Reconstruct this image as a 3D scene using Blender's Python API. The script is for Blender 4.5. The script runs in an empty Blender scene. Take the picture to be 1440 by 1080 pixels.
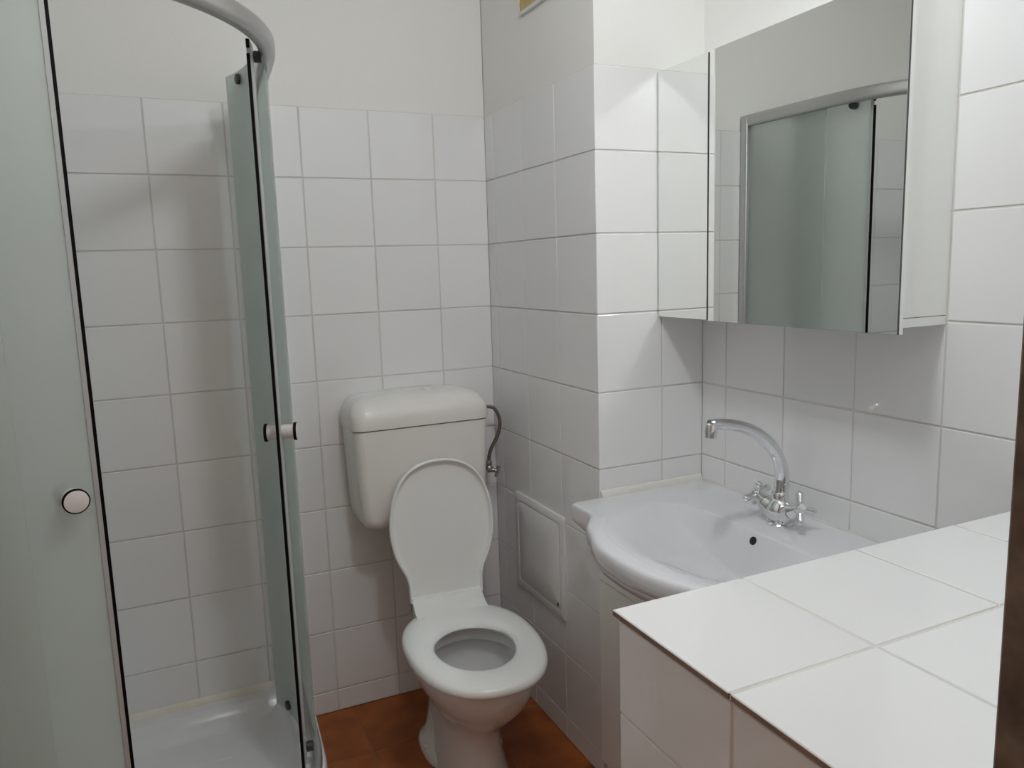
import bpy, bmesh, math, random
from mathutils import Vector, Matrix

random.seed(7)
S = bpy.context.scene
COL = S.collection

# ------------------------------------------------------------------ camera
cam_d = bpy.data.cameras.new('camera')
cam = bpy.data.objects.new('camera', cam_d)
COL.objects.link(cam)
S.camera = cam
CAM = Vector((-0.9868, -2.3048, 1.3732))
FWD = Vector((0.4113, 0.8992, -0.1492)).normalized()
RGT = Vector((0.9072, -0.4197, -0.0308))
RGT = (RGT - RGT.dot(FWD) * FWD).normalized()
UPV = RGT.cross(FWD)
m = Matrix((RGT, UPV, -FWD)).transposed().to_4x4()
m.translation = CAM
cam.matrix_world = m
cam_d.sensor_fit = 'HORIZONTAL'
cam_d.sensor_width = 36.0
cam_d.lens = 1083.63 / 1440.0 * 36.0
cam_d.clip_start = 0.02

# ------------------------------------------------------------------ world, exposure
W = bpy.data.worlds.new('hallway_ambient')
S.world = W
W.use_nodes = True
W.node_tree.nodes['Background'].inputs[0].default_value = (1.0, 0.58, 0.34, 1)
W.node_tree.nodes['Background'].inputs[1].default_value = 0.32
S.view_settings.view_transform = 'Standard'
S.view_settings.look = 'None'
S.view_settings.exposure = 0.0
S.view_settings.gamma = 1.0
S.view_settings.use_curve_mapping = False
S.cycles.sample_clamp_indirect = 0.0
S.cycles.max_bounces = 8
S.cycles.diffuse_bounces = 4
S.cycles.glossy_bounces = 4
S.cycles.transmission_bounces = 6
S.cycles.caustics_reflective = True
S.cycles.blur_glossy = 0.0
S.cycles.use_guiding = True
S.cycles.guiding_training_samples = 128
LAMP_POS = Vector((-0.475, -1.50, 2.29))
LAMP_WATTS = 28.8

# ------------------------------------------------------------------ key dimensions (metres)
ZT = 1.8425            # top edge of the wall tiling
PH = 0.19683           # tile row pitch
PW = 0.2               # tile column pitch
D1 = 0.665             # depth of the pipe chase in front of the back wall
D2 = 0.3223            # plane of the wall with the mirror cabinet
XL = -1.5712           # plane of the far shower side wall
YF = -2.05             # inner plane of the door wall
ZC = 2.47              # ceiling
TH = 0.002             # how far the tiles stand proud of the grout

# ------------------------------------------------------------------ materials
def mat(name, color, rough=0.5, metal=0.0, bump=0.0, bscale=30.0, var=0.0, vscale=4.0, var_color=None,
        coat=0.0, rand=0.0, ior=1.5, bdist=0.002, detail=3.0):
    M = bpy.data.materials.new(name)
    M.use_nodes = True
    nt = M.node_tree
    b = nt.nodes['Principled BSDF']
    b.inputs['Base Color'].default_value = (*color, 1)
    b.inputs['Roughness'].default_value = rough
    b.inputs['Metallic'].default_value = metal
    b.inputs['IOR'].default_value = ior
    b.inputs['Coat Weight'].default_value = coat
    b.inputs['Coat Roughness'].default_value = 0.05
    vec = None
    if bump or var or rand:
        tc = nt.nodes.new('ShaderNodeTexCoord')
        oi = nt.nodes.new('ShaderNodeObjectInfo')
        ml = nt.nodes.new('ShaderNodeMath'); ml.operation = 'MULTIPLY'; ml.inputs[1].default_value = 37.0
        nt.links.new(oi.outputs['Random'], ml.inputs[0])
        ad = nt.nodes.new('ShaderNodeVectorMath'); ad.operation = 'ADD'
        nt.links.new(tc.outputs['Object'], ad.inputs[0])
        nt.links.new(ml.outputs[0], ad.inputs[1])
        vec = ad.outputs[0]
    if rand and not var:
        mr = nt.nodes.new('ShaderNodeMapRange')
        mr.inputs[3].default_value = 1 - rand; mr.inputs[4].default_value = 1.0
        nt.links.new(oi.outputs['Random'], mr.inputs[0])
        m2 = nt.nodes.new('ShaderNodeVectorMath'); m2.operation = 'SCALE'
        m2.inputs[0].default_value = color
        nt.links.new(mr.outputs[0], m2.inputs[3])
        nt.links.new(m2.outputs[0], b.inputs['Base Color'])
    if var:
        nz = nt.nodes.new('ShaderNodeTexNoise')
        nz.inputs['Scale'].default_value = vscale
        nz.inputs['Detail'].default_value = detail
        nt.links.new(vec, nz.inputs['Vector'])
        rp = nt.nodes.new('ShaderNodeMapRange')
        rp.inputs[1].default_value = 0.3; rp.inputs[2].default_value = 0.7
        nt.links.new(nz.outputs['Fac'], rp.inputs[0])
        mx = nt.nodes.new('ShaderNodeMix'); mx.data_type = 'RGBA'
        vc = var_color or tuple(c * (1 - var) for c in color)
        mx.inputs[6].default_value = (*color, 1)
        mx.inputs[7].default_value = (*vc, 1)
        nt.links.new(rp.outputs[0], mx.inputs[0])
        out = mx.outputs[2]
        if rand:
            mr = nt.nodes.new('ShaderNodeMapRange')
            mr.inputs[3].default_value = 1 - rand; mr.inputs[4].default_value = 1.0
            nt.links.new(oi.outputs['Random'], mr.inputs[0])
            m2 = nt.nodes.new('ShaderNodeVectorMath'); m2.operation = 'SCALE'
            nt.links.new(out, m2.inputs[0]); nt.links.new(mr.outputs[0], m2.inputs[3])
            out = m2.outputs[0]
        nt.links.new(out, b.inputs['Base Color'])
    if bump:
        n2 = nt.nodes.new('ShaderNodeTexNoise')
        n2.inputs['Scale'].default_value = bscale
        n2.inputs['Detail'].default_value = 0.0 if bscale < 20 else 1.0
        nt.links.new(vec, n2.inputs['Vector'])
        bp = nt.nodes.new('ShaderNodeBump')
        bp.inputs['Strength'].default_value = bump
        bp.inputs['Distance'].default_value = bdist
        nt.links.new(n2.outputs['Fac'], bp.inputs['Height'])
        nt.links.new(bp.outputs[0], b.inputs['Normal'])
    return M

def frosted(name, tint):
    M = bpy.data.materials.new(name); M.use_nodes = True
    nt = M.node_tree
    b = nt.nodes['Principled BSDF']
    b.inputs['Base Color'].default_value = (*tint, 1)
    b.inputs['Roughness'].default_value = 0.42
    b.inputs['IOR'].default_value = 1.35
    b.inputs['Transmission Weight'].default_value = 1.0
    d = nt.nodes.new('ShaderNodeBsdfDiffuse'); d.inputs[0].default_value = (0.80, 0.82, 0.79, 1)
    t = nt.nodes.new('ShaderNodeBsdfTranslucent'); t.inputs[0].default_value = (0.83, 0.89, 0.86, 1)
    a1 = nt.nodes.new('ShaderNodeMixShader'); a1.inputs[0].default_value = 0.5
    nt.links.new(d.outputs[0], a1.inputs[1]); nt.links.new(t.outputs[0], a1.inputs[2])
    a2 = nt.nodes.new('ShaderNodeMixShader'); a2.inputs[0].default_value = 0.42
    nt.links.new(b.outputs[0], a2.inputs[1]); nt.links.new(a1.outputs[0], a2.inputs[2])
    nt.links.new(a2.outputs[0], nt.nodes['Material Output'].inputs[0])
    return M

M = {}
M['plaster'] = mat('white_wall_paint', (0.85, 0.85, 0.825), 0.75, bump=0.12, bscale=160)
M['grout'] = mat('aged_beige_grout', (0.74, 0.72, 0.67), 0.85, var=0.15, vscale=7, bump=0.3, bscale=300)
M['tile'] = mat('white_glazed_tile', (0.85, 0.857, 0.86), 0.06, bump=0.05, bscale=14, rand=0.035, bdist=0.004)
M['bisque'] = mat('raw_tile_edge', (0.30, 0.20, 0.15), 0.8, var=0.3, vscale=40)
M['floor_tile'] = mat('terracotta_floor_tile', (0.42, 0.115, 0.018), 0.48, bump=0.15, bscale=60, var=0.5, vscale=9,
                      var_color=(0.22, 0.055, 0.009), rand=0.12, detail=6)
M['floor_grout'] = mat('brown_floor_grout', (0.34, 0.15, 0.06), 0.9, var=0.2, vscale=20)
M['ceramic'] = mat('white_vitreous_ceramic', (0.80, 0.80, 0.79), 0.06, coat=0.3)
M['basin'] = mat('cool_white_basin_ceramic', (0.76, 0.77, 0.80), 0.07, coat=0.3)
M['cistern'] = mat('warm_white_plastic', (0.83, 0.82, 0.79), 0.13)
M['seat'] = mat('white_seat_plastic', (0.89, 0.91, 0.895), 0.20)
M['acrylic'] = mat('white_shower_acrylic', (0.76, 0.77, 0.78), 0.18, bump=0.0)
M['white_board'] = mat('white_laminate_board', (0.88, 0.89, 0.86), 0.35)
M['mirror'] = mat('silver_mirror_glass', (0.90, 0.92, 0.90), 0.0, metal=1.0)
M['mirror_edge'] = mat('dark_mirror_edge', (0.05, 0.06, 0.055), 0.3)
M['chrome'] = mat('polished_chrome', (0.78, 0.79, 0.80), 0.06, metal=1.0)
M['steel_hose'] = mat('dull_braided_steel', (0.26, 0.235, 0.21), 0.38, metal=1.0, bump=0.8, bscale=420, bdist=0.001)
M['valve'] = mat('tarnished_chrome', (0.42, 0.40, 0.37), 0.28, metal=1.0, bump=0.3, bscale=200)
M['brass'] = mat('tarnished_brass', (0.35, 0.28, 0.16), 0.4, metal=1.0)
M['alu'] = mat('satin_aluminium', (0.56, 0.56, 0.555), 0.36, metal=0.85)
M['glass'] = frosted('frosted_green_glass', (0.86, 0.94, 0.91))
M['black'] = mat('black_rubber', (0.003, 0.003, 0.003), 0.6, ior=1.2)
M['dark'] = mat('dark_grey_plastic', (0.035, 0.04, 0.04), 0.4)
M['knob'] = mat('white_knob_plastic', (0.74, 0.70, 0.68), 0.35)
M['profile'] = mat('grey_edge_profile', (0.42, 0.43, 0.42), 0.35)
M['silicone'] = mat('yellowed_silicone', (0.76, 0.71, 0.58), 0.45, var=0.3, vscale=16, var_color=(0.82, 0.80, 0.74))
M['white_silicone'] = mat('white_silicone', (0.80, 0.79, 0.74), 0.45)
M['jamb'] = mat('brown_mottled_wood', (0.20, 0.145, 0.105), 0.6, var=0.6, vscale=38, var_color=(0.075, 0.05, 0.036), bump=0.4, bscale=60)
M['vent_yellow'] = mat('yellowed_vent_board', (0.62, 0.50, 0.20), 0.6, var=0.3, vscale=25, var_color=(0.50, 0.36, 0.16))
M['panel'] = mat('white_hatch_plastic', (0.78, 0.78, 0.775), 0.22)
M['hole'] = mat('dark_hole', (0.01, 0.008, 0.006), 0.6)
M['water'] = mat('still_water', (0.60, 0.61, 0.60), 0.02, ior=1.33)
lm = bpy.data.materials.new('glowing_lamp_tube'); lm.use_nodes = True
lb = lm.node_tree.nodes['Principled BSDF']
lb.inputs['Base Color'].default_value = (0.9, 0.9, 0.9, 1)
lb.inputs['Emission Color'].default_value = (0.945, 0.972, 1.0, 1)
lb.inputs['Emission Strength'].default_value = 20.0
M['lamp'] = lm

# ------------------------------------------------------------------ helpers
def link(o, parent=None):
    COL.objects.link(o)
    if parent is not None:
        o.parent = parent
    return o

def thing(name, label, cat, loc=(0, 0, 0), rz=0.0):
    o = bpy.data.objects.new(name, None)
    o.empty_display_size = 0.05
    o.location = loc
    o.rotation_euler = (0, 0, rz)
    o['label'] = label
    o['category'] = cat
    return link(o)

def mesh(name, verts, faces, material, parent=None, smooth=False, angle=40.0):
    me = bpy.data.meshes.new(name)
    me.from_pydata([tuple(v) for v in verts], [], faces)
    me.validate()
    bm = bmesh.new(); bm.from_mesh(me)
    bmesh.ops.recalc_face_normals(bm, faces=bm.faces)
    bm.to_mesh(me); bm.free()
    me.materials.append(material)
    if smooth:
        me.shade_smooth()
        me.set_sharp_from_angle(angle=math.radians(angle))
    o = bpy.data.objects.new(name, me)
    return link(o, parent)

def merge(parts):
    V, F = [], []
    for v, f in parts:
        n = len(V)
        V += list(v)
        F += [tuple(i + n for i in q) for q in f]
    return V, F

def loft(rings, cap0=True, cap1=True, closed=True):
    V = [tuple(p) for r in rings for p in r]
    n = len(rings[0]); F = []
    for j in range(len(rings) - 1):
        for i in range(n if closed else n - 1):
            a, b = j * n + i, j * n + (i + 1) % n
            F.append((a, b, b + n, a + n))
    if cap0: F.append(tuple(range(n - 1, -1, -1)))
    if cap1: F.append(tuple((len(rings) - 1) * n + i for i in range(n)))
    return V, F

def box(x0, x1, y0, y1, z0, z1, bev=0.0):
    """box with every edge chamfered by bev"""
    x0, x1 = min(x0, x1), max(x0, x1); y0, y1 = min(y0, y1), max(y0, y1); z0, z1 = min(z0, z1), max(z0, z1)
    if not bev:
        V = [(x, y, z) for z in (z0, z1) for x, y in ((x0, y0), (x1, y0), (x1, y1), (x0, y1))]
        return V, [(3, 2, 1, 0), (4, 5, 6, 7), (0, 1, 5, 4), (1, 2, 6, 5), (2, 3, 7, 6), (3, 0, 4, 7)]
    b = bev
    def oct_(z, i):
        X0, X1, Y0, Y1 = x0 + i, x1 - i, y0 + i, y1 - i
        return [(X0 + b, Y0, z), (X1 - b, Y0, z), (X1, Y0 + b, z), (X1, Y1 - b, z),
                (X1 - b, Y1, z), (X0 + b, Y1, z), (X0, Y1 - b, z), (X0, Y0 + b, z)]
    return loft([oct_(z0, b), oct_(z0 + b, 0), oct_(z1 - b, 0), oct_(z1, b)])

def frame_of(d):
    d = Vector(d).normalized()
    a = Vector((0, 0, 1)) if abs(d.z) < 0.9 else Vector((1, 0, 0))
    s = d.cross(a).normalized()
    return s, s.cross(d).normalized()

def tube(path, rad, n=12, caps=True):
    P = [Vector(p) for p in path]
    R = rad if isinstance(rad, (list, tuple)) else [rad] * len(P)
    rings = []
    s = None
    for i, p in enumerate(P):
        d = (P[min(i + 1, len(P) - 1)] - P[max(i - 1, 0)]).normalized()
        if s is None:
            s, t = frame_of(d)
        else:
            s = (s - d * s.dot(d)).normalized(); t = s.cross(d).normalized()
        rings.append([p + R[i] * (math.cos(2 * math.pi * k / n) * s + math.sin(2 * math.pi * k / n) * t) for k in range(n)])
    return loft(rings, caps, caps)

def lathe(base, axis, prof, n=24):
    """prof: list of (distance along axis, radius)"""
    base = Vector(base); ax = Vector(axis).normalized(); s, t = frame_of(ax)
    rings = [[base + ax * h + max(r, 1e-5) * (math.cos(2 * math.pi * k / n) * s + math.sin(2 * math.pi * k / n) * t) for k in range(n)] for h, r in prof]
    return loft(rings)

def spline(pts, sub=6):
    P = [Vector(p) for p in pts]; out = []
    for i in range(len(P) - 1):
        p0, p1, p2, p3 = P[max(i - 1, 0)], P[i], P[i + 1], P[min(i + 2, len(P) - 1)]
        for k in range(sub):
            t = k / sub
            out.append(0.5 * ((2 * p1) + (p2 - p0) * t + (2 * p0 - 5 * p1 + 4 * p2 - p3) * t * t + (3 * p1 - p0 - 3 * p2 + p3) * t ** 3))
    out.append(P[-1])
    return out

def rrect(cx, cy, hw, hd, r, z, n=7):
    out = []
    r = min(r, hw - 1e-4, hd - 1e-4)
    for sx, sy, a0 in ((1, 1, 0), (-1, 1, 90), (-1, -1, 180), (1, -1, 270)):
        for k in range(n + 1):
            a = math.radians(a0 + 90 * k / n)
            out.append((cx + sx * (hw - r) + r * math.cos(a), cy + sy * (hd - r) + r * math.sin(a), z))
    return out

# ------------------------------------------------------------------ tiles
_tile_cache = {}
def tile_mesh(w, h, material, t=0.006, c=0.0012, edge=None):
    key = (round(w, 4), round(h, 4), material.name, t)
    if key in _tile_cache:
        return _tile_cache[key]
    V = []
    for z, i in ((0, 0), (t - c, 0), (t - c * 0.35, c * 0.35), (t, c)):
        V += [(i, i, z), (w - i, i, z), (w - i, h - i, z), (i, h - i, z)]
    F = [(3, 2, 1, 0)]
    for j in range(3):
        for k in range(4):
            a, b = j * 4 + k, j * 4 + (k + 1) % 4
            F.append((a, b, b + 4, a + 4))
    F.append((12, 13, 14, 15))
    me = bpy.data.meshes.new('tile')
    me.from_pydata(V, [], F)
    me.materials.append(material)
    if edge:
        me.materials.append(edge)
        for p in me.polygons[0:5]:
            p.material_index = 1
    _tile_cache[key] = me
    return me

GAP = 0.0038
def tiles(parent, org, ux, uy, us, vs, material, gap=GAP, t=0.006, name='tile', wob=0.0016, edge=None, c=0.0012, lift=0.0):
    """us, vs: joint positions along ux and uy; front faces at the plane through org, TH proud of the joints"""
    ux, uy = Vector(ux), Vector(uy); nz = ux.cross(uy)
    R = Matrix((ux, uy, nz)).transposed()
    us, vs = sorted(us), sorted(vs)
    for i in range(len(us) - 1):
        for j in range(len(vs) - 1):
            w, h = us[i + 1] - us[i] - gap, vs[j + 1] - vs[j] - gap
            if w < 0.008 or h < 0.008: continue
            o = bpy.data.objects.new(name, tile_mesh(w, h, material, t, c, edge))
            p = Vector(org) + ux * (us[i] + gap / 2) + uy * (vs[j] + gap / 2) + nz * (lift - t + random.uniform(-0.0003, 0.0003))
            tw = Matrix.Rotation(random.gauss(0, wob), 3, ux) @ Matrix.Rotation(random.gauss(0, wob), 3, uy)
            mw = (tw @ R).to_4x4(); mw.translation = p
            o.matrix_world = mw
            link(o, parent)

def structure(name, V, F, mats, label=None, mat_of=None, parent=None):
    o = mesh(name, V, F, mats[0], parent)
    for x in mats[1:]: o.data.materials.append(x)
    if mat_of:
        for p in o.data.polygons:
            p.material_index = mat_of(p)
    o['kind'] = 'structure'
    return o

ZR = [ZT - PH * r for r in range(10)] + [0.0]

def wall(name, x0, x1, y0, y1):
    """a slab, painted above the tiling and grouted below it"""
    a = box(x0, x1, y0, y1, ZT, ZC); b = box(x0, x1, y0, y1, 0.0, ZT)
    V, F = merge([a, b])
    return structure(name, V, F, [M['plaster'], M['grout']], mat_of=lambda p: 1 if p.center.z < ZT - 1e-4 else 0)

# ------------------------------------------------------------------ the room
fl = structure('floor', *box(XL - .1, D2 + .1, -3.2, 0.1, -0.06, -0.0015), [M['floor_grout']])
FX = [-1.86, -1.53, -1.2, -0.86, -0.53, -0.197, 0.137, 0.47]
FY = [-2.05, -1.61, -1.265, -0.93, -0.597, -0.262, 0.07]
fxs = [max(XL, min(0.42, x)) for x in FX]; fys = [max(YF, min(0.0, y)) for y in FY]
tiles(fl, (0, 0, 0), (1, 0, 0), (0, 1, 0), sorted(set(fxs)), sorted(set(fys)), M['floor_tile'], gap=0.005, name='floor_tile', wob=0.001)
structure('ceiling', *box(XL - .1, D2 + .1, YF - .15, 0.1, ZC, ZC + 0.06), [M['plaster']])

wb = wall('wall_back', XL - 0.1, 0.0, TH, 0.1)
tiles(wb, (0, 0, 0), (1, 0, 0), (0, 0, 1), [0.0019] + [-(0.1712 + PW * k) for k in range(8)], ZR, M['tile'])
wc = wall('wall_chase_side', TH, 0.1, -D1 + TH, 0.1)
tiles(wc, (0, 0, 0), (0, -1, 0), (0, 0, 1), [-0.0015, 0.0618, 0.2618, 0.4618, D1 + 0.0015], ZR, M['tile'])
wd = wall('wall_chase_front', 0.1, D2 + 0.1, -D1 + TH, -D1 + 0.1)
tiles(wd, (0, -D1, 0), (1, 0, 0), (0, 0, 1), [-0.001, 0.193, D2 + .0019], ZR, M['tile'])
wr = wall('wall_right', D2 + TH, D2 + 0.1, YF - 0.15, -D1 + TH)
tiles(wr, (D2, 0, 0), (0, -1, 0), (0, 0, 1), [D1 - .0015] + [D1 + 0.0936 + PW * k for k in range(7)] + [-YF], ZR, M['tile'])
wl = wall('wall_left', XL - 0.1, XL - TH, YF - 0.15, TH)
tiles(wl, (XL, 0, 0), (0, 1, 0), (0, 0, 1), [-PW * k for k in range(11)] + [YF], ZR, M['tile'])
# door wall: two piers and a lintel around the opening that the photograph is taken through
DX0, DX1, DZ = -1.40, -0.573, 2.04
V, F = merge([box(XL - 0.1, DX0 - 0.03, YF - 0.15, YF, 0, ZC), box(DX1 + 0.03, D2 + 0.1, YF - 0.15, YF, 0, ZC),
              box(DX0 - 0.03, DX1 + 0.03, YF - 0.15, YF, DZ + 0.03, ZC)])
structure('wall_front', V, F, [M['plaster']])
dj = thing('door_1', 'brown mottled door frame edge close to the camera', 'door frame')
dj['kind'] = 'structure'
mesh('jamb', *box(DX1, DX1 + 0.03, YF - 0.17, YF + 0.002, 0, DZ, 0.002), M['jamb'], dj)
mesh('jamb', *box(DX0 - 0.03, DX0, YF - 0.17, YF + 0.002, 0, DZ, 0.002), M['jamb'], dj)
mesh('head', *box(DX0 - 0.03, DX1 + 0.03, YF - 0.17, YF + 0.002, DZ, DZ + 0.03, 0.002), M['jamb'], dj)

# ------------------------------------------------------------------ ceiling lamp (spiral bulb, above the frame)
lp = thing('ceiling_lamp', 'bare glowing bulb in a white lampholder hanging from the ceiling', 'lamp', (LAMP_POS.x, LAMP_POS.y, ZC))
mesh('ceiling_rose', *lathe((0, 0, 0), (0, 0, -1), [(0, .045), (.008, .045), (.02, .03), (.024, .008)]), M['panel'], lp, True)
mesh('lampholder', *lathe((0, 0, -.02), (0, 0, -1), [(0, .02), (.04, .022), (.06, .02), (.075, .026), (.105, .028), (.112, .02)]), M['panel'], lp, True)
mesh('bulb', *lathe((0, 0, LAMP_POS.z - ZC + .062), (0, 0, -1), [(0, .014), (.012, .017), (.026, .030), (.042, .0395), (.062, .0425), (.080, .039), (.094, .028), (.102, .012), (.104, 0)], 24), M['lamp'], lp, True)
ld = bpy.data.lights.new('bulb_light', 'POINT')
ld.energy = LAMP_WATTS
ld.color = (0.945, 0.972, 1.0)
ld.shadow_soft_size = 0.06
lo_ = bpy.data.objects.new('bulb_light', ld)
lo_.location = (0, 0, LAMP_POS.z - ZC)
link(lo_, lp)

# ------------------------------------------------------------------ shower
def plan(off, n=26):
    """outer line of the quadrant, moved inwards by off, as (x, y) from the back wall round to the side wall"""
    B, al = 0.911, math.radians(3.5)
    s = (B - 0.38 * math.tan(al), 0.38)
    R = (s[0] - s[1]) / (math.cos(al) - math.sin(al)); q = s[1] - R * math.sin(al)
    pts = [(B - off, 0.0), ]
    for k in range(n + 1):
        a = al + (math.pi / 2 - 2 * al) * k / n
        pts.append((q + (R - off) * math.cos(a), q + (R - off) * math.sin(a)))
    pts.append((0.0, B - off))
    return [(XL + u, -v) for u, v in pts]

def densify(P, step=0.03):
    out = []
    for a, b in zip(P[:-1], P[1:]):
        d = math.dist(a, b); n = max(1, int(d / step))
        out += [(a[0] + (b[0] - a[0]) * k / n, a[1] + (b[1] - a[1]) * k / n) for k in range(n)]
    return out + [P[-1]]

def sweep_plan(section, n=26):
    """section: list of (off, z) closed profile swept along the plan line"""
    cols = [plan(o, n) for o, z in section]
    rings = [[(cols[j][i][0], cols[j][i][1], section[j][1]) for j in range(len(section))] for i in range(len(cols[0]))]
    return loft(rings)

def rsec(o0, o1, z0, z1, r, n=4):
    return [(p[0], p[1]) for p in rrect((o0 + o1) / 2, (z0 + z1) / 2, (o1 - o0) / 2, (z1 - z0) / 2, r, 0, n)]

ZTR = 0.135
tray = thing('shower_tray', 'white quadrant acrylic shower tray on the brown floor', 'shower tray', (0, 0, 0))
def tray_ring(off, z, side):
    P = densify(plan(off))
    c = (XL + side, -side)
    P = [(max(x, XL + side), min(y, -side)) for x, y in P]
    return [(x, y, z) for x, y in P] + [(c[0], c[1], z)]
V, F = loft([tray_ring(0.012, 0.0, 0.001), tray_ring(0.004, 0.02, 0.001), tray_ring(0.0, 0.115, 0.001), tray_ring(0.004, 0.13, 0.001),
             tray_ring(0.012, ZTR, 0.001), tray_ring(0.075, ZTR, 0.045), tray_ring(0.085, ZTR - .004, 0.05), tray_ring(0.10, ZTR - .022, 0.062),
             tray_ring(0.125, ZTR - .036, 0.085), tray_ring(0.16, ZTR - .042, 0.12)])
mesh('basin', V, F, M['acrylic'], tray, True, 60)
ribs = []
for k in range(7):
    y = -0.24 - 0.07 * k
    x1 = -0.90 - max(0, (k - 3) * 0.045)
    ribs.append(box(XL + 0.2, x1, y - .006, y + .006, ZTR - .0425, ZTR - .0405, 0.0009))
mesh('grip_ribs', *merge(ribs), M['acrylic'], tray)['kind'] = 'stuff'
mesh('drain_cover', *lathe((XL + .33, -.33, ZTR - .043), (0, 0, 1), [(0, .055), (.004, .055), (.007, .045), (.008, 0)]), M['chrome'], tray, True)
def prism(p0, p1, prof):
    """triangular or polygonal bead between two points; prof: list of offset vectors"""
    return loft([[Vector(p0) + Vector(q) for q in prof], [Vector(p1) + Vector(q) for q in prof]])
bp = [(0, 0, -.004), (0, -.012, .0), (0, -.008, .010), (0, -.001, .018), (0, 0.001, .018)]
V, F = prism((XL + .002, 0, ZTR), (-0.69, 0, ZTR), bp)
mesh('silicone_bead', V, F, M['silicone'], tray, True)['label'] = 'yellowed silicone bead along the back wall'

sh = thing('shower_enclosure', 'quadrant shower enclosure with frosted green glass and satin aluminium rail', 'shower', (0, 0, 0))
mesh('top_rail', *sweep_plan(rsec(0.0, 0.036, 1.855, 1.897, 0.012), 34), M['alu'], sh, True, 50)
mesh('bottom_rail', *sweep_plan(rsec(0.010, 0.036, ZTR, ZTR + 0.026, 0.007), 34), M['alu'], sh, True, 50)
for side in (0, 1):
    V, F = loft([rrect(XL + 0.911 - 0.016, -0.017, 0.017, 0.016, 0.006, z) for z in (ZTR, 1.886)] +
                [rrect(XL + 0.911 - 0.016, -0.017, 0.013, 0.012, 0.006, 1.892)])
    if side: V = [(XL - y, -(x - XL), z) for x, y, z in V]
    mesh('wall_post', V, F, M['alu'], sh, True)

def sheet(path, th, z0, z1):
    """curved glass sheet of thickness th along a plan path"""
    P = [Vector((x, y, 0)) for x, y in path]; A, B = [], []
    for i, p in enumerate(P):
        d = (P[min(i + 1, len(P) - 1)] - P[max(i - 1, 0)]).normalized(); nn = Vector((-d.y, d.x, 0))
        A.append(p + nn * th / 2); B.append(p - nn * th / 2)
    loop = A + B[::-1]
    return loft([[(q.x, q.y, z0) for q in loop], [(q.x, q.y, z1) for q in loop]])

def arc_between(a, b, R, side, n=16):
    """circular arc from a to b in (u, v), bulging to the outside"""
    a, b = Vector(a), Vector(b); mid = (a + b) / 2; d = b - a
    nrm = Vector((d.y, -d.x)).normalized() * side
    hgt = math.sqrt(R * R - (d.length / 2) ** 2); c = mid - nrm * hgt
    a0 = math.atan2(*(a - c).yx); a1 = math.atan2(*(b - c).yx)
    if a1 - a0 > math.pi: a1 -= 2 * math.pi
    if a0 - a1 > math.pi: a1 += 2 * math.pi
    return [(c.x + R * math.cos(a0 + (a1 - a0) * k / n), c.y + R * math.sin(a0 + (a1 - a0) * k / n)) for k in range(n + 1)]

def fixed_panel(swap):
    P = []
    for k in range(9):
        v = 0.03 + (0.362 - 0.03) * k / 8
        P.append((0.911 - 0.018 - v * math.tan(math.radians(3.9)), v))
    P = [(v, u) if swap else (u, v) for u, v in P]
    P = [(XL + u, -v) for u, v in P]
    mesh('fixed_panel', *sheet(P, 0.005, ZTR + 0.02, 1.862), M['glass'], sh, True, 30)['label'] = \
        'fixed frosted panel beside the left wall' if swap else 'fixed frosted panel beside the toilet'

def sliding_door(rear, front, side, lab):
    A = arc_between(rear, front, 0.52, side, 18)
    P = [(XL + u, -v) for u, v in A]
    g = mesh('sliding_door', *sheet(P, 0.005, ZTR + 0.03, 1.872), M['glass'], sh, True, 30)
    g['label'] = lab
    e = Vector((*P[-1], 0)); d = (Vector((*P[-1], 0)) - Vector((*P[-2], 0))).normalized(); nn = Vector((-d.y, d.x, 0))
    if nn.dot(e - Vector((XL + .34, -.34, 0))) < 0: nn = -nn
    def strip(c0, c1, h0, h1, z0, z1, m_, nm):
        q = [e + d * a + nn * b for a, b in ((c0, h0), (c1, h0), (c1, h1), (c0, h1))]
        mesh(nm, *loft([[(p.x, p.y, z0) for p in q], [(p.x, p.y, z1) for p in q]]), m_, g)
    strip(-0.001, 0.007, -0.0036, 0.0028, ZTR + 0.03, 1.842, M['black'], 'magnetic_seal')
    strip(-0.007, 0.001, -0.0038, -0.0024, ZTR + 0.03, 1.872, M['profile'], 'edge_profile')
    strip(-0.007, 0.001, 0.0024, 0.0038, ZTR + 0.03, 1.872, M['profile'], 'edge_profile')
    strip(-0.003, 0.006, -0.0035, 0.003, 1.855, 1.872, M['black'], 'seal_cap')
    kz = 1.008; kc = e - d * 0.042 + Vector((0, 0, kz))
    for sg in (1, -1):
        ax = nn * sg
        mesh('knob', *lathe(kc + ax * .002, ax, [(0, .0155), (.004, .0175), (.026, .0175), (.028, .0185), (.0285, .019)]), M['knob'], g, True)
        mesh('knob_ring', *lathe(kc + ax * .0300, ax, [(0, .019), (.0005, .0212), (.0055, .0215), (.0068, .0208), (.0069, .0185)]), M['black'], g, True)
        mesh('knob_cap', *lathe(kc + ax * .0362, ax, [(0, .0190), (.0010, .0190), (.0016, .0175), (.0018, 0)]), M['knob'], g, True)
    for idx in (4, 15):
        for z, rr in ((1.852, 0.0125), (ZTR + 0.055, 0.013)):
            p = Vector((*P[idx], 0)); dd = (Vector((*P[idx + 1], 0)) - Vector((*P[idx - 1], 0))).normalized(); n2 = Vector((-dd.y, dd.x, 0))
            if n2.dot(nn) < 0: n2 = -n2
            c = p + Vector((0, 0, z))
            mesh('roller', *lathe(c - n2 * .011, n2, [(0, rr * .75), (.002, rr), (.0085, rr), (.009, rr * .6), (.014, rr * .6), (.0145, rr), (.030, rr), (.031, rr * .7)], 16), M['dark'], g, True)

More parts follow.
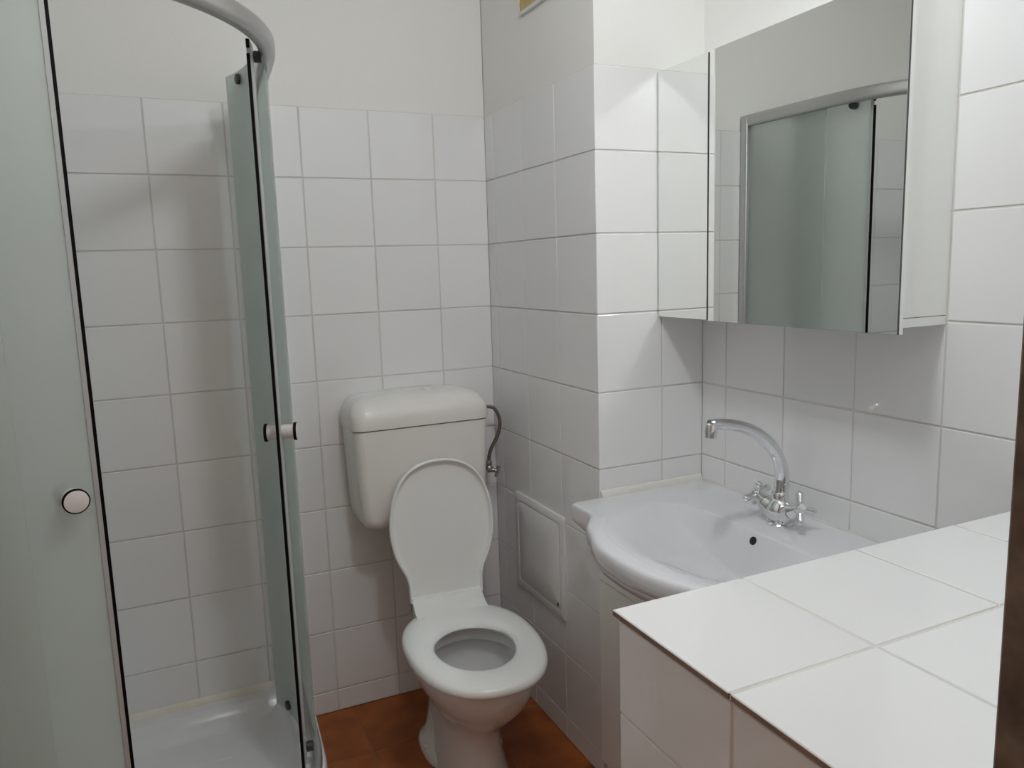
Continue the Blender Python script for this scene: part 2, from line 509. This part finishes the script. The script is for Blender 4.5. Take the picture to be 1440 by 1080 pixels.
fixed_panel(False); fixed_panel(True)
sliding_door((0.801, 0.150), (0.815, 0.500), 1, 'sliding frosted door pushed back towards the toilet')
sliding_door((0.116, 0.800), (0.466, 0.815), -1, 'sliding frosted door nearest the camera')

# ------------------------------------------------------------------ toilet cistern
CX = -0.303
ci = thing('toilet_cistern', 'warm white plastic cistern hung on the tiled wall above the toilet', 'cistern', (CX, 0, 0))
def crr(hw, d, z, r=.045):
    """rounded front corners, back at the wall"""
    P = []
    for x, y, zz in rrect(0, -d / 2, hw, d / 2, r, z, 10):
        P.append((x, y - .014 * (1 - (x / .212) ** 2) * (-y / d), zz))
    return P
body = [crr(.150, .130, .622, .035), crr(.172, .150, .625, .035), crr(.186, .164, .636, .033), crr(.1935, .172, .656, .031), crr(.197, .1755, .69, .030),
        crr(.202, .179, .80, .028), crr(.2065, .181, .924, .027)]
body = [[(x, y - 0.001, z) for x, y, z in r] for r in body]
mesh('tank', *loft(body), M['cistern'], ci, True, 50)
lid = [crr(.205, .181, .9265, .027), crr(.2095, .186, .9275, .030), crr(.2105, .187, .948, .034), crr(.2095, .185, .963, .036), crr(.206, .180, .977, .038),
       crr(.200, .1715, .989, .040), crr(.191, .159, .999, .040), crr(.178, .142, 1.0065, .040), crr(.158, .12, 1.0115, .040), crr(.10, .09, 1.015, .036)]
lid = [[(x, y - 0.001, z) for x, y, z in r] for r in lid]
lo = mesh('lid', *loft(lid), M['cistern'], ci, True, 50)
mesh('push_button', *lathe((0.05, -.075, 1.0120), (0, 0, 1), [(0, .017), (.006, .017), (.008, .014), (.0085, 0)]), M['cistern'], lo, True)
mesh('flush_pipe', *tube(spline([(0, -.09, .63), (0, -.09, .5), (0, -.10, .40), (0.0, -.16, .345), (-.002, -.215, .335)]), .022, 14), M['cistern'], ci, True)

# ------------------------------------------------------------------ toilet
TL = thing('toilet', 'white ceramic pedestal toilet with its seat lid raised', 'toilet', (-0.283, -0.268, 0), -0.07)
NE = 48
def egg(a, front, back, z, pw=2.0, wb=1.0):
    """closed outline: half width a, reaching from y=back to y=front (front is the negative end)"""
    cy = back + (front - back) * 0.46; out = []
    for k in range(NE):
        t = 2 * math.pi * k / NE
        c, s = math.cos(t), math.sin(t)
        b = (back - cy) if s > 0 else (cy - front)
        e = 2.0 / pw
        x = a * math.copysign(abs(c) ** e, c); y = cy + b * math.copysign(abs(s) ** e, s)
        if s > 0: x *= wb + (1 - wb) * (1 - s)
        out.append((x, y, z))
    return out
bowl = [egg(.098, -.345, .10, 0.0, 2.6), egg(.092, -.338, .10, .03, 2.5), egg(.080, -.322, .10, .09, 2.4), egg(.0765, -.318, .10, .14, 2.4), egg(.078, -.328, .09, .175, 2.3),
        egg(.088, -.352, .08, .202, 2.2), egg(.116, -.400, .06, .238, 2.1), egg(.143, -.446, .05, .285, 2.1), egg(.159, -.468, .045, .33, 2.05),
        egg(.165, -.478, .04, .362, 2.05), egg(.164, -.477, .038, .371, 2.05), egg(.155, -.467, .03, .374, 2.05),
        egg(.128, -.415, -.085, .374, 2.0), egg(.122, -.405, -.095, .368, 2.0), egg(.120, -.402, -.098, .335, 2.0), egg(.124, -.408, -.092, .329, 2.0),
        egg(.142, -.428, -.07, .327, 2.0), egg(.134, -.415, -.08, .28, 2.0), egg(.112, -.38, -.10, .235, 2.0), egg(.082, -.33, -.13, .20, 2.0),
        egg(.060, -.30, -.15, .17, 2.0), egg(.045, -.28, -.17, .14, 2.0)]
mesh('bowl', *loft(bowl), M['ceramic'], TL, True, 55)
mesh('water', *loft([egg(.066, -.308, -.143, .178), egg(.066, -.308, -.143, .1785)]), M['water'], TL)
fl_ = [egg(.116, -.20, .06, 0.0, 2.6), egg(.117, -.20, .06, .012, 2.6), egg(.112, -.195, .055, .022, 2.6), egg(.098, -.185, .05, .032, 2.5), egg(.082, -.17, .05, .085, 2.4), egg(.072, -.15, .05, .12, 2.4)]
mesh('base_flange', *loft(fl_), M['ceramic'], TL, True, 50)
for sx in (-1, 1):
    mesh('bolt_cap', *lathe((sx * .103, -.085, .022), (sx * .25, 0, 1), [(0, .011), (.008, .011), (.012, .007), (.013, 0)], 14), M['ceramic'], TL, True)
# seat ring
def ringpts(fac, z, dz=0.0):
    """fac 0 = inner edge, 1 = outer edge of the seat"""
    I = egg(.105, -.378, -.132, z); O = egg(.179, -.492, .012, z, 2.3)
    return [(i[0] + (o[0] - i[0]) * fac, i[1] + (o[1] - i[1]) * fac, z) for i, o in zip(I, O)]
seat = thing_ = None
R_ = [ringpts(.10, .372), ringpts(.95, .372), ringpts(.99, .376), ringpts(1.0, .383), ringpts(.975, .3915), ringpts(.90, .3965), ringpts(.75, .3995), ringpts(.5, .4005),
      ringpts(.25, .398), ringpts(.10, .3935), ringpts(.02, .388), ringpts(0, .382), ringpts(.03, .377)]
V, F = loft(R_ + [R_[0]], False, False)
tong = loft([[(-.104, -.055, .380), (.104, -.055, .380), (.104, .012, .380), (-.104, .012, .380)],
             [(-.106, -.058, .398), (.106, -.058, .398), (.106, .014, .398), (-.106, .014, .398)],
             [(-.106, -.030, .404), (.106, -.030, .404), (.106, .014, .404), (-.106, .014, .404)],
             [(-.105, -.004, .420), (.105, -.004, .420), (.105, .016, .420), (-.105, .016, .420)],
             [(-.104, .002, .432), (.104, .002, .432), (.104, .018, .432), (-.104, .018, .432)]])
so = mesh('seat', *merge([(V, F), tong]), M['seat'], TL, True, 50)
for sx in (-1, 1):
    mesh('hinge', *merge([lathe((sx * .104, .012, .416), (sx, 0, 0), [(0, .0045), (.006, .0045), (.007, .003)], 10),
                          box(sx * .106, sx * .109, .009, .015, .392, .416, .001)]), M['brass'], so, True)
# raised lid: outline in its own plane (x, s), leaning back against the cistern
half = [(.110, 0.0), (.111, .03), (.112, .055), (.118, .08), (.130, .105), (.143, .135), (.152, .17), (.156, .205), (.155, .245), (.149, .285), (.137, .325), (.118, .36), (.092, .387), (.060, .404), (.028, .412), (0.0, .414)]
hs = [Vector((x, s, 0)) for x, s in half]; hs = spline(hs, 3)
outl = [(p.x, p.y) for p in hs] + [(-p.x, p.y) for p in hs[-2::-1]]
tilt = math.radians(4.5)
LH = Vector((0, .016, .418))
def lidpt(x, s, t):
    """t: thickness direction, positive towards the room"""
    return LH + Vector((x, s * math.sin(tilt) - t * math.cos(tilt), s * math.cos(tilt) + t * math.sin(tilt)))
def inset(d):
    cx_, cs = 0.0, .205
    out = []
    for x, s in outl:
        v = Vector((x - cx_, s - cs)); L = v.length
        k = (L - d) / L
        out.append((cx_ + v.x * k, cs + v.y * k))
    return out
def lring(d, t): return [lidpt(x, s, t) for x, s in inset(d)]
lr = [lring(.012, -.012), lring(.004, -.009), lring(0, -.002), lring(0, .012), lring(.0015, .0145), lring(.004, .0155), lring(.0065, .0145), lring(.0085, .004), lring(.012, .0005), lring(.022, -.001), lring(.08, -.003), lring(.14, -.0035)]
mesh('lid', *loft(lr), M['seat'], TL, True, 60)
# ------------------------------------------------------------------ water supply beside the cistern
hz = thing('supply_hose', 'dull braided steel hose looping from the cistern down to the valve', 'hose', (0, 0, 0))
hp = spline([(-.090, -.075, .938), (-.072, -.075, .938), (-.052, -.075, .938), (-.032, -.076, .930), (-.018, -.078, .902), (-.016, -.078, .872), (-.026, -.076, .838), (-.043, -.072, .805), (-.052, -.068, .778), (-.053, -.066, .758)], 7)
mesh('hose', *tube(hp, .0058, 10), M['steel_hose'], hz, True)
mesh('coupling_nut', *lathe((-.094, -.075, .938), (1, 0, 0), [(0, .012), (.003, .012), (.004, .008), (.012, .008), (.013, .0068), (.028, .0068)], 8), M['valve'], hz, True)
mesh('coupling_nut', *lathe((-.053, -.066, .768), (0, 0, -1), [(0, .0066), (.010, .0066), (.011, .0105), (.022, .0105), (.024, .008)], 8), M['valve'], hz, True)
vl = thing('angle_valve', 'tarnished chrome angle valve with star handle beside the cistern', 'valve', (-.053, -.066, .735))
mesh('valve_body', *merge([lathe((0, 0, .012), (0, 0, -1), [(0, .0075), (.018, .0085), (.026, .006)], 12), lathe((-.0, .064, -.001), (0, -1, 0), [(0, .0085), (.045, .0085), (.050, .0115), (.075, .0115), (.078, .007)], 12)]), M['valve'], vl, True)
mesh('wall_flange', *lathe((0, .066, -.001), (0, -1, 0), [(0, .022), (.003, .022), (.008, .012)], 20), M['valve'], vl, True)
hd = Vector((.8, -.45, -.28)).normalized()
mesh('valve_stem', *lathe((0, -.004, -.002), hd, [(0, .0085), (.016, .0075), (.018, .0055), (.026, .0055)], 12), M['valve'], vl, True)
s1, s2 = frame_of(hd); st = []
for k in range(5):
    a = 2 * math.pi * k / 5; c = Vector((0, -.004, -.002)) + hd * .026
    st.append(tube([c, c + .019 * (math.cos(a) * s1 + math.sin(a) * s2)], [.0065, .0055], 8))
mesh('star_handle', *merge(st + [lathe(Vector((0, -.004, -.002)) + hd * .019, hd, [(0, .008), (.012, .008), (.014, .004)], 12)]), M['valve'], vl, True)

# ------------------------------------------------------------------ access hatch on the pipe chase, vent above
ah = thing('access_panel', 'square white access hatch set low in the tiled pipe chase beside the toilet', 'hatch', (0, -.318, .523))
def yzr(hw, hh, r, x, cy=0, cz=0): return [(x, p[0] + cy, p[1] + cz) for p in rrect(0, 0, hw, hh, r, 0, 5)]
V, F = loft([yzr(.159, .154, .006, 0.0), yzr(.159, .154, .006, -.006), yzr(.156, .151, .006, -.008), yzr(.137, .132, .016, -.008), yzr(.135, .130, .016, -.0045), yzr(.1345, .1295, .016, -.0045)], True, True)
mesh('frame', V, F, M['panel'], ah, True, 35)
V, F = loft([yzr(.1325, .1275, .015, -.004), yzr(.1325, .1275, .015, -.0075), yzr(.130, .125, .015, -.009), yzr(.05, .05, .015, -.0092)])
hd_ = mesh('hatch_door', V, F, M['panel'], ah, True, 35)
mesh('latch', *box(-.0105, -.009, -.126, -.116, -.119, -.109, .0004), M['dark'], hd_)
vt = thing('vent_cover', 'yellowed vent cover with a pale frame high on the pipe chase', 'vent', (0, -.375, 2.145))
V, F = merge([box(-.008, 0.002, -.09, .09, -.09, -.080, .001), box(-.008, .002, -.09, .09, .08, .09, .001), box(-.008, .002, -.09, -.08, -.08, .08, .001), box(-.008, .002, .0875, .09, -.08, .08, .001)])
mesh('frame', V, F, M['panel'], vt)
mesh('board', *box(-.0065, .002, -.08, .0875, -.08, .08, .0005), M['vent_yellow'], vt)

# ------------------------------------------------------------------ mirror cabinet
XM = 0.180
ZB0, ZB1 = 1.2465, 1.835
mc = thing('mirror_cabinet', 'white bathroom cabinet with two mirrored doors hung above the basin', 'cabinet', (0, 0, 0))
YA, YB, YM = -.6675, -1.357, -.860
V, F = merge([box(.196, D2, YA - .016, YA, ZB0, ZB1), box(.196, D2, YB, YB + .016, ZB0 + .0172, ZB1), box(.196, D2, YB, YA - .016, ZB0, ZB0 + .016), box(.196, D2, YB + .016, YA - .016, ZB1 - .016, ZB1),
              box(D2 - .005, D2, YB + .016, YA - .016, ZB0 + .016, ZB1 - .016), box(.200, D2 - .005, YM - .008, YM + .008, ZB0 + .016, ZB1 - .016)])
mesh('carcass', V, F, M['white_board'], mc)
def mdoor(y0, y1, z0, z1, lab):
    d = mesh('door', *box(XM + .0045, .1945, y0, y1, z0, z1, .0006), M['white_board'], mc); d['label'] = lab
    mesh('mirror_backing', *box(XM + .0008, XM + .0045, y0, y1, z0, z1), M['mirror_edge'], d)
    mesh('mirror', *box(XM, XM + .0009, y0 - .0004, y1 + .0004, z0 + .0004, z1 - .0004), M['mirror'], d)
mdoor(YA - .0005, YM + .0025, 1.2385, 1.8335, 'narrow mirrored door against the pipe chase')
mdoor(YM - .0025, -1.370, 1.2365, 1.8350, 'wide mirrored door')

# ------------------------------------------------------------------ wash basin
wbn = thing('wash_basin', 'cool white ceramic wash basin with a bowed front between chase and tiled counter', 'basin', (0, 0, 0))
BY = -1.05; ZS = 0.790
BYL, BYR = -.6675, -1.432
def outline_pts():
    """plan outline of the basin, clockwise from the wall corner, symmetric about BY"""
    hw = BY * -1 - .6675
    f = [(D2 - .001, hw), (-.072, hw), (-.084, hw - .003), (-.091, hw - .010), (-.093, hw - .022), (-.093, hw - .080), (-.0935, hw - .098), (-.099, hw - .112), (-.118, hw - .138), (-.142, hw - .170), (-.162, .165), (-.182, .115), (-.194, .06), (-.198, 0.0)]
    q = [Vector((x, h, 0)) for x, h in f]
    q = [q[0]] + [Vector((D2 - .001 + (-.072 - D2 + .001) * k / 10, hw, 0)) for k in range(1, 10)] + spline(q[1:], 9)
    right = [(p.x, BY + p.y) for p in q]
    left = [(p.x, BY - p.y) for p in q[::-1]][1:]
    back = [(D2 - .001, BY - hw + 2 * hw * k / 12) for k in range(1, 12)]
    return right + left + back
OUT = outline_pts()
BC = Vector((.02, BY))
BH = .272
def inner_r(th):
    """opening of the bowl seen from BC: a D shape with its straight side at the wall"""
    c, s = math.cos(th), math.sin(th)
    a = .168 if c < 0 else .138
    p = 2.25 if c < 0 else 4.5
    return 1.0 / ((abs(c) / a) ** p + (abs(s) / BH) ** p) ** (1 / p)
def sink(x, y):
    """depth of the bowl: a long front slope falling to a crease, then a steep back wall"""
    t = min(abs(y - BY) / BH, .999)
    D = .098 * (1 - t ** 1.4)
    xc, xb = .112, BC.x + .138 * (1 - t ** 4.5) ** (1 / 4.5)
    xf = BC.x - .168 * (1 - t ** 2.25) ** (1 / 2.25)
    if x > xc:
        return D * max(0, min(1, (xb - x) / max(xb - xc, 1e-3)))
    q = max(0, min(1, (x - xf) / max(xc - xf, 1e-3)))
    return D * math.sin(q * math.pi / 2) ** 1.4
angs = [math.atan2(y - BC.y, x - BC.x) for x, y in OUT]
def bring(scale, z, shift=0.0, add=0.0):
    r = []
    for a in angs:
        q = inner_r(a) * scale + add
        r.append((BC.x + shift + q * math.cos(a), BC.y + q * math.sin(a), z))
    return r
def oring(d, z, k=1.0):
    r = []
    for x, y in OUT:
        v = Vector((x - BC.x, y - BC.y)); L = v.length
        if x > D2 - .002 and d > 0:
            r.append((x, y - math.copysign(min(d, .004), y - BC.y), z)); continue
        r.append((BC.x + v.x * (L - d) / L * k if x < D2 - .002 else x, BC.y + v.y * (L - d) / L * k, z))
    return r
def mixring(A, B, t, z): return [(a[0] + (b[0] - a[0]) * t, a[1] + (b[1] - a[1]) * t, z) for a, b in zip(A, B)]
O0 = oring(0, ZS); I0 = bring(1.0, ZS)
rings = [bring(.35, .668, .05), bring(.70, .676, .03), bring(.95, .70, .01), mixring(bring(1.0, 0, 0, .02), O0, .55, .728), mixring(I0, O0, .86, .741), oring(.010, .744), oring(.003, .749), oring(0, .757), oring(0, .776), oring(.0025, .785), oring(.008, .7890), oring(.014, .790),
         mixring(I0, O0, .45, .7888), mixring(I0, O0, .22, .7883), mixring(I0, O0, .08, .7876), mixring(I0, O0, .02, .7870)]
for k in range(34):
    kk = .996 - .976 * (k / 33.0) ** 1.4
    rings.append([(x, y, ZS - .0034 - sink(x, y)) for x, y, z in bring(kk, 0)])
mesh('bowl', *loft(rings), M['basin'], wbn, True, 60)
mesh('overflow_hole', *lathe((.1492, -1.058, .7690), (-.92, 0, .40), [(-.004, .0092), (.0012, .0092), (.0016, .007)], 20), M['hole'], wbn, True)
mesh('drain', *lathe((.088, BY - .065, .6975), (-.12, 0, 1), [(-.006, .020), (.0022, .020), (.0030, .016), (.0010, .012)], 20), M['chrome'], wbn, True)
bq = [(0, .001, -.008), (0, -.010, -.003), (0, -.008, .006), (0, -.003, .013), (0, .001, .014)]
V, F = prism((.002, -D1, ZS), (D2 - .004, -D1, ZS), bq)
mesh('silicone_bead', V, F, M['white_silicone'], wbn, True)['label'] = 'thick off-white silicone bead'
V, F = prism((D2, -D1 - .004, ZS - .003), (D2, BYR, ZS - .003), [(0.001, 0, -.004), (-.005, 0, .0), (-.003, 0, .005), (.001, 0, .006)])
mesh('silicone_bead', V, F, M['grout'], wbn, True)

# ------------------------------------------------------------------ mixer tap
TX, TY = .236, -1.045
tp = thing('mixer_tap', 'chrome basin mixer tap with tall curved spout and two cross handles', 'tap', (TX, TY, ZS))
mesh('base', *lathe((0, 0, -.002), (0, 0, 1), [(0, .030), (.005, .0305), (.008, .028), (.010, .024)], 32), M['chrome'], tp, True)
mesh('tap_body', *lathe((0, 0, .007), (0, 0, 1), [(0, .0225), (.006, .0245), (.016, .0285), (.026, .0295), (.036, .0265), (.044, .0205), (.048, .0190), (.0485, .0182), (.064, .0182), (.067, .0160)], 32), M['chrome'], tp, True)
sp = spline([(.002, 0, .062), (.004, 0, .085), (.003, 0, .12), (-.010, 0, .155), (-.034, 0, .186), (-.066, 0, .211), (-.104, 0, .230), (-.142, 0, .2405), (-.176, 0, .246), (-.196, 0, .246)], 6)
rd = [.0165 - .0050 * i / (len(sp) - 1) for i in range(len(sp))]
spo = mesh('spout', *tube(sp, rd, 20), M['chrome'], tp, True, 50)
mesh('aerator', *lathe((-.192, 0, .250), (-.08, 0, -1), [(0, .0085), (.003, .0125), (.012, .0135), (.0205, .0135), (.0215, .012), (.0305, .012), (.031, .0095)], 24), M['chrome'], spo, True)
for sy in (1, -1):
    ax = Vector((-.10, sy * .82, .50)).normalized()
    b0 = Vector((0, sy * .010, .020))
    mesh('handle_arm', *lathe(b0, ax, [(0, .0215), (.022, .0210), (.036, .0195), (.0365, .0170), (.038, .0170), (.0385, .0185), (.052, .0140), (.060, .0115)], 24), M['chrome'], tp, True)
    hc = b0 + ax * .066; s1, s2 = frame_of(ax); parts = [lathe(b0 + ax * .056, ax, [(0, .0095), (.004, .0130), (.014, .0140), (.018, .0110), (.020, .0095)], 20)]
    for k in range(4):
        a = math.radians(20 + 90 * k); dr = math.cos(a) * s1 + math.sin(a) * s2
        parts.append(tube([hc + dr * t for t in (.004, .015, .025, .032, .0365, .0385)], [.0060, .0062, .0076, .0084, .0066, .002], 12))
    hh = mesh('cross_handle', *merge(parts), M['chrome'], tp, True, 50)
    mesh('handle_button', *lathe(b0 + ax * .0755, ax, [(0, .0075), (.0015, .0075), (.0020, .006)], 16), M['panel'], hh, True)

# ------------------------------------------------------------------ vanity under the basin
vn = thing('vanity_cabinet', 'white vanity cabinet under the wash basin', 'cabinet', (0, 0, 0))
VX = -.008
V, F = merge([box(VX + .017, D2 - .002, -.685, -.669, 0.0, .735), box(VX + .017, D2 - .002, BYR + .01, BYR + .026, 0.0, .735),
              box(VX + .017, D2 - .002, BYR + .026, -.685, .06, .076), box(D2 - .008, D2 - .002, BYR + .026, -.685, .076, .66)])
mesh('carcass', V, F, M['white_board'], vn)
V, F = merge([box(VX, VX + .016, BYR + .01, -.669, .572, .664), box(VX, VX + .016, -.800, -.669, .664, .736), box(VX, VX + .016, BYR + .01, BYR + .141, .664, .736)])
mesh('fascia', V, F, M['white_board'], vn)
for y0, y1 in ((-.669, -1.040), (-1.043, BYR + .01)):
    d = mesh('door', *box(VX, VX + .016, y0, y1, .06, .569, .0012), M['white_board'], vn)
    yk = -1.01 if y0 > -.7 else -1.073
    mesh('handle', *lathe((VX, yk, .50), (-1, 0, 0), [(0, .006), (.012, .006), (.014, .012), (.022, .012), (.024, .009)], 16), M['chrome'], d, True)
mesh('plinth', *box(VX + .03, VX + .045, BYR + .01, -.669, 0.0, .06), M['white_board'], vn)

# ------------------------------------------------------------------ tiled counter in front
KX, KY, KZ = -.524, -1.556, .965
ct = thing('tiled_counter', 'waist-high boxed-in counter tiled in glossy white beside the doorway', 'counter', (0, 0, 0))
mesh('core', *box(KX + .0072, D2, KY - .012, YF + .001, 0, KZ - .009), M['grout'], ct)
mesh('joint_bed', *box(KX + .004, D2, KY - .003, YF + .001, KZ - .009, KZ - .0016), M['grout'], ct)
tiles(ct, (0, 0, KZ), (1, 0, 0), (0, 1, 0), [KX, -.3255, -.1195, .088, D2], [KY, -1.766, -1.968, YF], M['tile'], gap=.0042, t=.0075, name='top_tile', wob=.0012, edge=M['bisque'], c=.0016)
tiles(ct, (KX + .0055, 0, 0), (0, -1, 0), (0, 0, 1), [1.5645, 1.766, 1.968, -YF], [.9545, .8345, .638, .441, .244, .047], M['tile'], gap=.004, t=.007, name='side_tile', wob=.0012)
